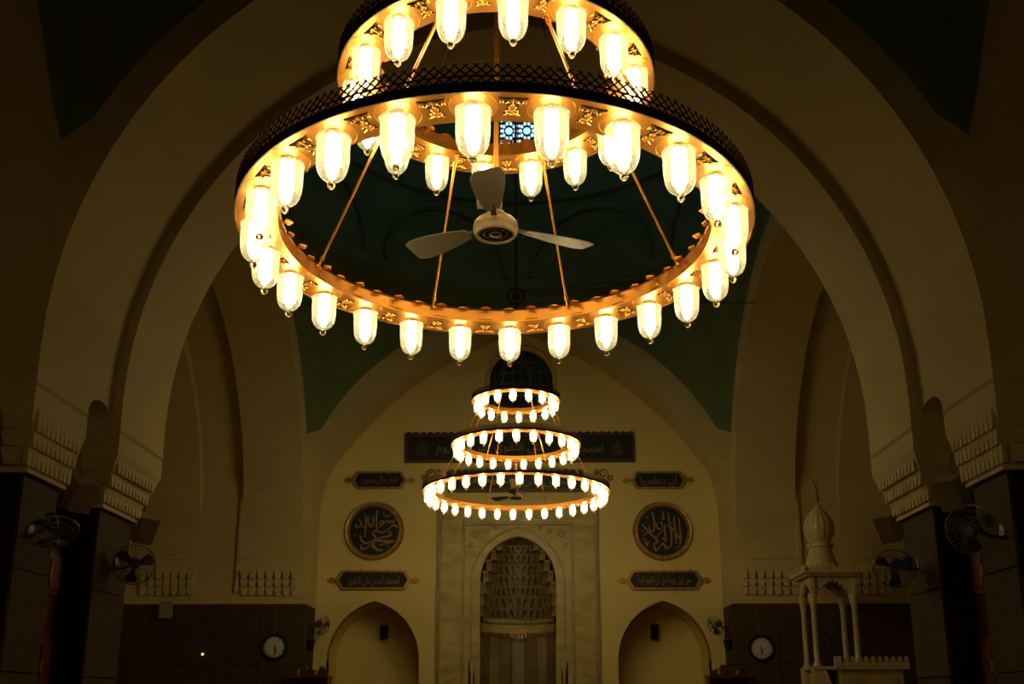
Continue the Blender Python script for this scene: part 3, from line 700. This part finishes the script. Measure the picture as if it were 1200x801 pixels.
# niche shaft: nine vertical facets, then stacked muqarnas tiers closing to the apex
RN = .82; NF = 9
for i in range(NF):
    a0, a1 = pi*i/NF, pi*(i+1)/NF
    vs = []
    for a in (a0+.006, a1-.006):
        for r in (RN, RN+.05):
            for z in (0, 3.08): vs.append((r*cos(a), .02 + r*sin(a), z))
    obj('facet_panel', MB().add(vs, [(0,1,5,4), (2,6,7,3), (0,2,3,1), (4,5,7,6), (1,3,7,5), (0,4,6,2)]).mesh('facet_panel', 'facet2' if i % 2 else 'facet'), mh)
half = dict(n=36, a0=0, a1=pi, cy=.02)
obj('rose_band', MB().lathe([(RN, 3.08), (RN-.02, 3.09), (RN-.02, 3.17), (RN, 3.18)], **half).mesh('rose_band', 'rose'), mh)
obj('plain_band', MB().lathe([(RN, 3.18), (RN, 3.36), (RN-.05, 3.40), (RN-.05, 3.46), (RN, 3.5)], **half).mesh('plain_band', 'marble'), mh)
tiers_ = [(3.5, 3.74, .82, 15), (3.74, 4.00, .80, 13), (4.00, 4.24, .77, 19), (4.24, 4.48, .72, 15), (4.48, 4.72, .65, 13), (4.72, 4.94, .55, 11), (4.94, 5.10, .42, 9)]
pro = []
for z0, z1, r, n in tiers_:
    pro += [(r+.07, z0), (r+.07, z1-.05), (r-.02, z1)]
pro += [(.26, 5.2), (.0001, 5.26)]
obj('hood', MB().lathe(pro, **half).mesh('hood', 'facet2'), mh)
for z0, z1, r, n in tiers_:
    h = z1 - z0; P = 2*r*sin(pi/n/2)
    me = MB().extr([(-P*.10, 0), (P*.10, 0), (P*.16, h*.45), (P*.34, h*.72), (P*.5, h*.85), (P*.5, h), (-P*.5, h), (-P*.5, h*.85), (-P*.34, h*.72), (-P*.16, h*.45)], -.07, .05).mesh('muqarnas_cell', 'hoodm')
    for i in range(n+1):
        a = pi*i/n
        if i in (0, n): a = .06 if i == 0 else pi-.06
        obj('muqarnas_cell', me, mh, (r*cos(a), .02 + r*sin(a), z0), (0, 0, a - pi/2))
for a in range(1, 18):                            # small drops below the lowest tier
    an = pi*a/18; obj('muqarnas_drop', MB().extr([(-.03, 0), (.03, 0), (.045, .06), (-.045, .06)], -.02, .02).mesh('muqarnas_drop', 'hoodm'), mh, (.80*cos(an), .02+.80*sin(an), 3.80), (0, 0, an - pi/2)) if a % 2 else None
obj('gilt_inscription', text_mesh(arabic('الله'), .30, 'goldrough', .03, .36), mh, (.0, .66, 3.16))
obj('mihrab_floor', MB().box(-.83, .83, 0, .85, -.0, .02).mesh('mihrab_floor', 'marble'), mh)
obj('niche_back', MB().lathe([(RN+.12, 0), (RN+.12, 5.4)], **half).mesh('niche_back', 'marble2'), mh)

# ---- wall clocks
def clock(x, z, label, cord):
    t = thing('wall_clock', label, 'clock', (x, 20.80, z)); mt = Matrix.Rotation(pi/2, 4, 'X')
    obj('rim', smooth(MB().lathe([(.27, 0), (.27, .04), (.25, .06), (.215, .045), (.215, 0)], 36, mt=mt).mesh('rim', 'black'), 50), t)
    obj('dial', MB().lathe([(.0001, .02), (.216, .02)], 36, mt=mt).mesh('dial', 'dial'), t)
    mb = MB()
    for k in range(12):
        a = k*pi/6; m2 = Matrix.Rotation(a, 4, 'Y'); mb.box(-.007, .007, -.026, -.022, .165, .198, m2)
    obj('hour_marks', mb.mesh('hour_marks', 'black'), t)
    obj('minute_hand', MB().box(-.006, .006, -.034, -.030, -.03, .16, Matrix.Rotation(rad(176), 4, 'Y')).mesh('minute_hand', 'black'), t)
    obj('hour_hand', MB().box(-.010, .010, -.030, -.027, -.03, .11, Matrix.Rotation(rad(166), 4, 'Y')).mesh('hour_hand', 'black'), t)
    obj('cord', MB().tube([(-.03, -.012, .26), (-.03, -.012, cord)], .004, 5).mesh('cord', 'beige'), t)
clock(-5.03, 2.78, 'round black-rimmed wall clock on the left dark dado', .86)
clock(4.97, 2.75, 'round black-rimmed wall clock beside the minbar on the right dado', .88)
o = obj('indicator_light', MB().lathe([(.0001, -.03), (.02, -.02), (.03, 0), (.02, .02), (.0001, .03)], 8).mesh('indicator_light', 'pin'), None, (-6.52, 20.78, 2.63)); o['label'] = 'tiny glowing amber light on the left dark dado'; o['category'] = 'light'
t = thing('conduit_box', 'pale box at the top edge of the left dark dado', 'box', (-7.33, 20.8, 3.36))
obj('box_body', MB().box(-.11, .11, -.12, 0, 0, .34).mesh('box_body', 'beige'), t); obj('box_lid', MB().box(-.125, .125, -.135, -.12, .0, .34).mesh('box_lid', 'beige'), t)

# ---- wall fans
def wall_fan(x, y, z, R, rx, rz, ax, ay, az, label, m='wgrey'):
    """head centre x,y,z; cage faces local -y; arm from the wall point ax,ay,az"""
    t = thing('wall_fan', label, 'fan', (x, y, z)); Q = Matrix.Rotation(rz, 4, 'Z') @ Matrix.Rotation(rx, 4, 'X'); mt = Q @ Matrix.Rotation(pi/2, 4, 'X')
    cg = MB(); cg.tube([Q @ Vector((R*cos(a*pi/16), 0, R*sin(a*pi/16))) for a in range(32)], .008, 5, True)
    for f in (.35, .6, .82): cg.tube([Q @ Vector((R*f*cos(a*pi/12), -.075*sqrt(1-f*f*.9), R*f*sin(a*pi/12))) for a in range(24)], .0022, 3, True)
    for k in range(28):
        a = 2*pi*k/28
        for sg in (-1, 1): cg.tube([Q @ Vector((R*f*cos(a), sg*.075*sqrt(1-f*f*.98), R*f*sin(a))) for f in (.12, .5, .8, 1)], .0022, 3, cap=False)
    obj('wire_cage', cg.mesh('wire_cage', m), t)
    obj('cage_badge', MB().lathe([(.0001, .085), (R*.2, .082), (R*.2, .07)], 16, mt=mt).mesh('cage_badge', m), t)
    for k in range(3):
        mb = MB(); a = k*2*pi/3 + .4; vs = []
        for f, wd in ((.12, .05), (.4, .16), (.7, .30), (.88, .30), (.93, .12)):
            for sg in (-1, 1):
                an = a + sg*wd/max(f, .3)*.9; vs.append(Q @ Vector((R*f*cos(an), sg*.02, R*f*sin(an))))
        n = 5; vs += [v + Q.to_3x3() @ Vector((0, .004, 0)) for v in vs]
        fs = [(2*i, 2*i+1, 2*i+3, 2*i+2) for i in range(4)] + [(10+2*i, 12+2*i, 13+2*i, 11+2*i) for i in range(4)]
        obj('blade', mb.add(vs, fs).mesh('blade', 'black'), t)
    obj('motor', smooth(MB().lathe([(.0001, -.20), (.05, -.19), (.065, -.15), (.06, -.06), (.03, -.03), (.0001, -.03)], 16, mt=mt).mesh('motor', 'black'), 40), t)
    p0 = Q @ Vector((0, .12, -.02)); p1 = Vector((ax-x, ay-y, az-z)); mid = p1.lerp(p0, .5) + Vector((0, 0, -.05))
    obj('arm', MB().tube([p1, p1 + Vector((0, 0, -.06)), mid, p0], .018, 8).mesh('arm', 'black'), t)
    obj('wall_plate', MB().lathe([(.0001, -.01), (.06, -.01), (.06, .02), (.0001, .03)], 14, mt=Matrix.Translation(p1) @ Matrix.Rotation(pi/2, 4, 'Y')).mesh('wall_plate', 'black'), t)
    obj('pull_cord', MB().tube([p0 + Vector((0, 0, -.04)), p0 + Vector((.01, 0, -.3))], .003, 4).mesh('pull_cord', 'black'), t)
wall_fan(-4.42, 11.45, 3.19, .235, .35, .45, -4.68, 11.55, 3.22, 'caged wall fan on the second left pillar, its disc facing the camera')
wall_fan(-4.36, 9.25, 3.20, .235, 1.05, .75, -4.68, 9.45, 3.24, 'caged wall fan tilted steeply down on the nearest left pillar')
wall_fan(4.37, 11.45, 3.13, .235, .55, -.5, 4.68, 11.55, 3.20, 'caged wall fan on the second right pillar')
wall_fan(4.30, 9.25, 3.20, .235, .35, -.75, 4.68, 9.45, 3.22, 'caged wall fan on the nearest right pillar')
wall_fan(-4.17, 21.25, 3.24, .20, .4, .95, -4.44, 21.35, 3.24, 'small wall fan beside the left niche, on the back pier corner')
wall_fan(4.14, 21.25, 3.24, .20, .4, -.95, 4.44, 21.35, 3.24, 'small wall fan beside the right niche, on the back pier corner')

# ---- loudspeakers
def speaker(x, y, z, w, d, h, rx, rz, m, label):
    t = thing('loudspeaker', label, 'loudspeaker', (x, y, z), (rx, 0, rz))
    obj('cabinet', MB().extr([(-w/2, -h/2), (w/2, -h/2), (w/2, h/2), (-w/2, h/2)], -d/2, d/2).mesh('cabinet', m), t)
    obj('grille', MB().box(-w*.42, w*.42, -d/2-.012, -d/2, -h*.44, h*.44).mesh('grille', m), t)
    obj('bracket', MB().box(-.02, .02, d/2, d/2+.04, -.05, .05).mesh('bracket', 'black'), t)
for s, nm in ((-1, 'left'), (1, 'right')):
    speaker(s*4.62, 10.315, 3.78, .24, .20, .34, .55, -s*.9, 'beige', 'beige box loudspeaker tilted down under the capital of the nearest %s pillar' % nm)
    speaker(s*4.62, 12.16, 3.74, .24, .20, .34, .55, -s*.9, 'beige', 'beige box loudspeaker tilted down under the capital of the second %s pillar' % nm)
    speaker(s*4.37, 21.1, 2.84, .12, .12, .22, .3, -s*.8, 'black', 'small black loudspeaker on the %s back pier corner below the fan' % nm)
    speaker(s*3.06 + (.0), 22.82, 3.23, .16, .16, .3, .25, 0, 'black', 'small dark loudspeaker high inside the %s wall niche' % nm)

# ---- bookcases with things on top, in front of the pier corners
def bookcase(cx, label, side):
    t = thing('bookcase', label, 'bookcase', (cx, 20.55, 0)); Wd = .42
    obj('side_panel', MB().box(-Wd, -Wd+.03, -.2, .2, 0, 2.14).mesh('side_panel', 'wood'), t); obj('side_panel', MB().box(Wd-.03, Wd, -.2, .2, 0, 2.14).mesh('side_panel', 'wood'), t)
    obj('back_panel', MB().box(-Wd+.03, Wd-.03, .18, .2, 0, 2.14).mesh('back_panel', 'wood'), t)
    for z in (.1, .5, .9, 1.3, 1.7): obj('shelf', MB().box(-Wd+.03, Wd-.03, -.2, .18, z, z+.025).mesh('shelf', 'wood'), t)
    obj('top', MB().box(-Wd-.02, Wd+.02, -.22, .2, 2.14, 2.19).mesh('top', 'wood'), t)
    random.seed(int(cx*10))
    x = -.36; i = 0
    while x < .34:
        bw = random.uniform(.05, .14); bh = random.uniform(.10, .26)
        o = thing('book', ['black-bound book', 'thick dark book', 'slim dark red book', 'dark box file', 'low dark volume'][i % 5] + ' on top of the %s bookcase, %s' % (side, ['outermost from its left end', 'second from its left end', 'third from its left end', 'fourth from its left end', 'fifth from its left end', 'sixth from its left end', 'seventh from its left end', 'eighth from its left end'][min(i, 7)]), 'book', (cx + x + bw/2, 20.52, 2.19), group='books on the bookcase tops')
        obj('cover', MB().box(-bw/2, bw/2, -.09, .09, 0, bh).mesh('cover', 'black' if i % 5 != 2 else 'wood'), o)
        obj('pages', MB().box(-bw/2+.008, bw/2-.008, -.095, -.09, .01, bh-.01).mesh('pages', 'beige' if i % 3 == 1 else 'stone'), o)
        x += bw + .012; i += 1
bookcase(-4.24, 'dark red bookcase before the corner of the left back pier', 'left'); bookcase(4.22, 'dark red bookcase before the corner of the right back pier', 'right')

# ---- minbar
mn = thing('minbar', 'white marble minbar with ribbed onion dome and columned canopy on the right', 'minbar', (6.05, 19.6, 0))
ox, oy = 6.05, 19.6
X = lambda x: x - ox
HC = .41                                           # half width of the canopy
cols = [(5.66, 19.25), (6.44, 19.25), (5.66, 19.95), (6.44, 19.95)]
for i, (x, y) in enumerate(cols):
    z0 = 2.42
    mb = MB(); mb.lathe([(.085, z0-.14), (.085, z0-.06), (.07, z0-.03), (.055, z0), (.05, 3.40), (.06, 3.42), (.055, 3.45), (.075, 3.55), (.085, 3.62), (.085, 3.68)], 16, cx=X(x), cy=y-oy)
    obj('column', smooth(mb.mesh('column', 'wmarble'), 40), mn)
def cusp(hw, zs, za, n=7):                        # multifoil arch outline
    pts = []; base = [(-hw*cos(pi*i/(2*n)) if 0 else -hw + 2*hw*i/n) for i in range(n+1)]
    for i in range(n):
        a, b = base[i], base[i+1]
        za_, zb_ = [zs + (za-zs)*(1-(abs(q)/hw)**1.6) for q in (a, b)]
        for j in range(5):
            f = j/5; pts.append((a+(b-a)*f, za_+(zb_-za_)*f + .05*sin(pi*f)))
    pts.append((hw, zs)); return pts
for side in range(4):
    hw2 = HC + .03; ap = cusp(.31, 3.68, 3.90)
    me = holed('canopy_panel', [[(-hw2, 3.68)] + ap + [(hw2, 3.68), (hw2, 4.02), (-hw2, 4.02)]], -.03, .03, 'wmarble')
    a = side*pi/2; dd = .39 if side % 2 else .37
    obj('canopy_panel', me, mn, (dd*sin(a), -dd*cos(a)*1.0, 0), (0, 0, a))
obj('canopy_roof', MB().box(-.52, .52, -.50, .50, 4.02, 4.07).box(-.58, .58, -.56, .56, 4.07, 4.12).mesh('canopy_roof', 'wmarble'), mn)
MER = MB().extr([(-.035, 0), (.035, 0), (.045, .05), (.03, .08), (0, .11), (-.03, .08), (-.045, .05)], -.02, .02).mesh('merlon', 'wmarble')
for i in range(11):
    q = -.54 + i*.108
    for p, r in (((q, -.54, 4.12), 0), ((q, .54, 4.12), 0), ((-.56, q, 4.12), pi/2), ((.56, q, 4.12), pi/2)): obj('merlon', MER, mn, p, (0, 0, r))
obj('dome_neck', smooth(MB().lathe([(.42, 4.12), (.40, 4.2), (.30, 4.32), (.235, 4.5), (.215, 4.62), (.25, 4.64), (.25, 4.70), (.20, 4.72), (.22, 4.78)], 24, cx=-.07).mesh('dome_neck', 'wmarble'), 40), mn)
prof_o = [(.20, 4.76), (.245, 4.82), (.285, 4.92), (.295, 5.02), (.275, 5.14), (.22, 5.26), (.14, 5.36), (.07, 5.43), (.03, 5.50), (.012, 5.56)]
mb = MB(); n = 64; vs = []
for i in range(n):
    a = 2*pi*i/n; rb = 1 + .06*abs(cos(a*8)) - .03
    for r, z in prof_o: vs.append((-.07 + r*rb*cos(a), r*rb*sin(a), z))
p = len(prof_o); mb.add(vs, [(i*p+q, ((i+1) % n)*p+q, ((i+1) % n)*p+q+1, i*p+q+1) for i in range(n) for q in range(p-1)])
obj('onion_dome', smooth(mb.mesh('onion_dome', 'wmarble'), 60), mn)
mb = MB(); mb.lathe([(.0001, 5.5), (.035, 5.56), (.06, 5.62), (.035, 5.68), (.018, 5.70), (.04, 5.76), (.018, 5.82), (.012, 5.86), (.03, 5.90), (.010, 5.94), (.008, 5.98)], 12, cx=-.07)
mb.tube([(-.07 + .075*cos(a), 0, 6.05 + .075*sin(a)) for a in [rad(q) for q in range(110, 431, 20)]], [.006 + .010*sin(pi*i/16) for i in range(17)], 6)
obj('gilt_crescent_finial', mb.mesh('gilt_crescent_finial', 'goldrough'), mn)
# platform, parapet and body
obj('platform', MB().box(-.50, 1.27, -.48, .50, 2.26, 2.32).box(-.06, 1.27, -.55, -.48, 2.26, 2.40).mesh('platform', 'wmarble'), mn)
for i in range(11):
    obj('parapet_merlon', MER, mn, (-.02 + i*.125, -.52, 2.40))
obj('corner_post', MB().box(-.11, .0, -.56, -.46, 2.30, 2.50).mesh('corner_post', 'wmarble'), mn)
mb = MB(); mb.box(-.03, 1.16, -.48, .45, 0, 2.26); obj('body', mb.mesh('body', 'wmarble'), mn)
for z0, z1 in ((.2, 1.0), (1.1, 2.1)):
    obj('body_panel', MB().box(.10, 1.04, -.50, -.48, z0, z1).mesh('body_panel', 'marble'), mn)
obj('pedestal', MB().box(-.50, -.25, -.46, -.22, 0, 2.26).box(-.50, -.25, .2, .45, 0, 2.26).mesh('pedestal', 'wmarble'), mn)
mb = MB()
for i in range(8): mb.box(-.25, -.03, -.40 - 0, .40, .27*i, .27*i + .27)
obj('stair_core', MB().box(-.25, -.03, -.20, .40, 0, 2.20).mesh('stair_core', 'dark'), mn)
obj('stair_rail', MB().tube([(-.30, -.5, 2.24), (-.02, -.55, 1.4)], .03, 6).mesh('stair_rail', 'wmarble'), mn)
obj('microphone', MB().tube([(-.02, -.1, 2.3), (-.02, -.1, 2.78), (-.06, -.16, 2.86)], .012, 6).box(-.10, .0, -.2, -.12, 2.84, 2.92).mesh('microphone', 'black'), mn)
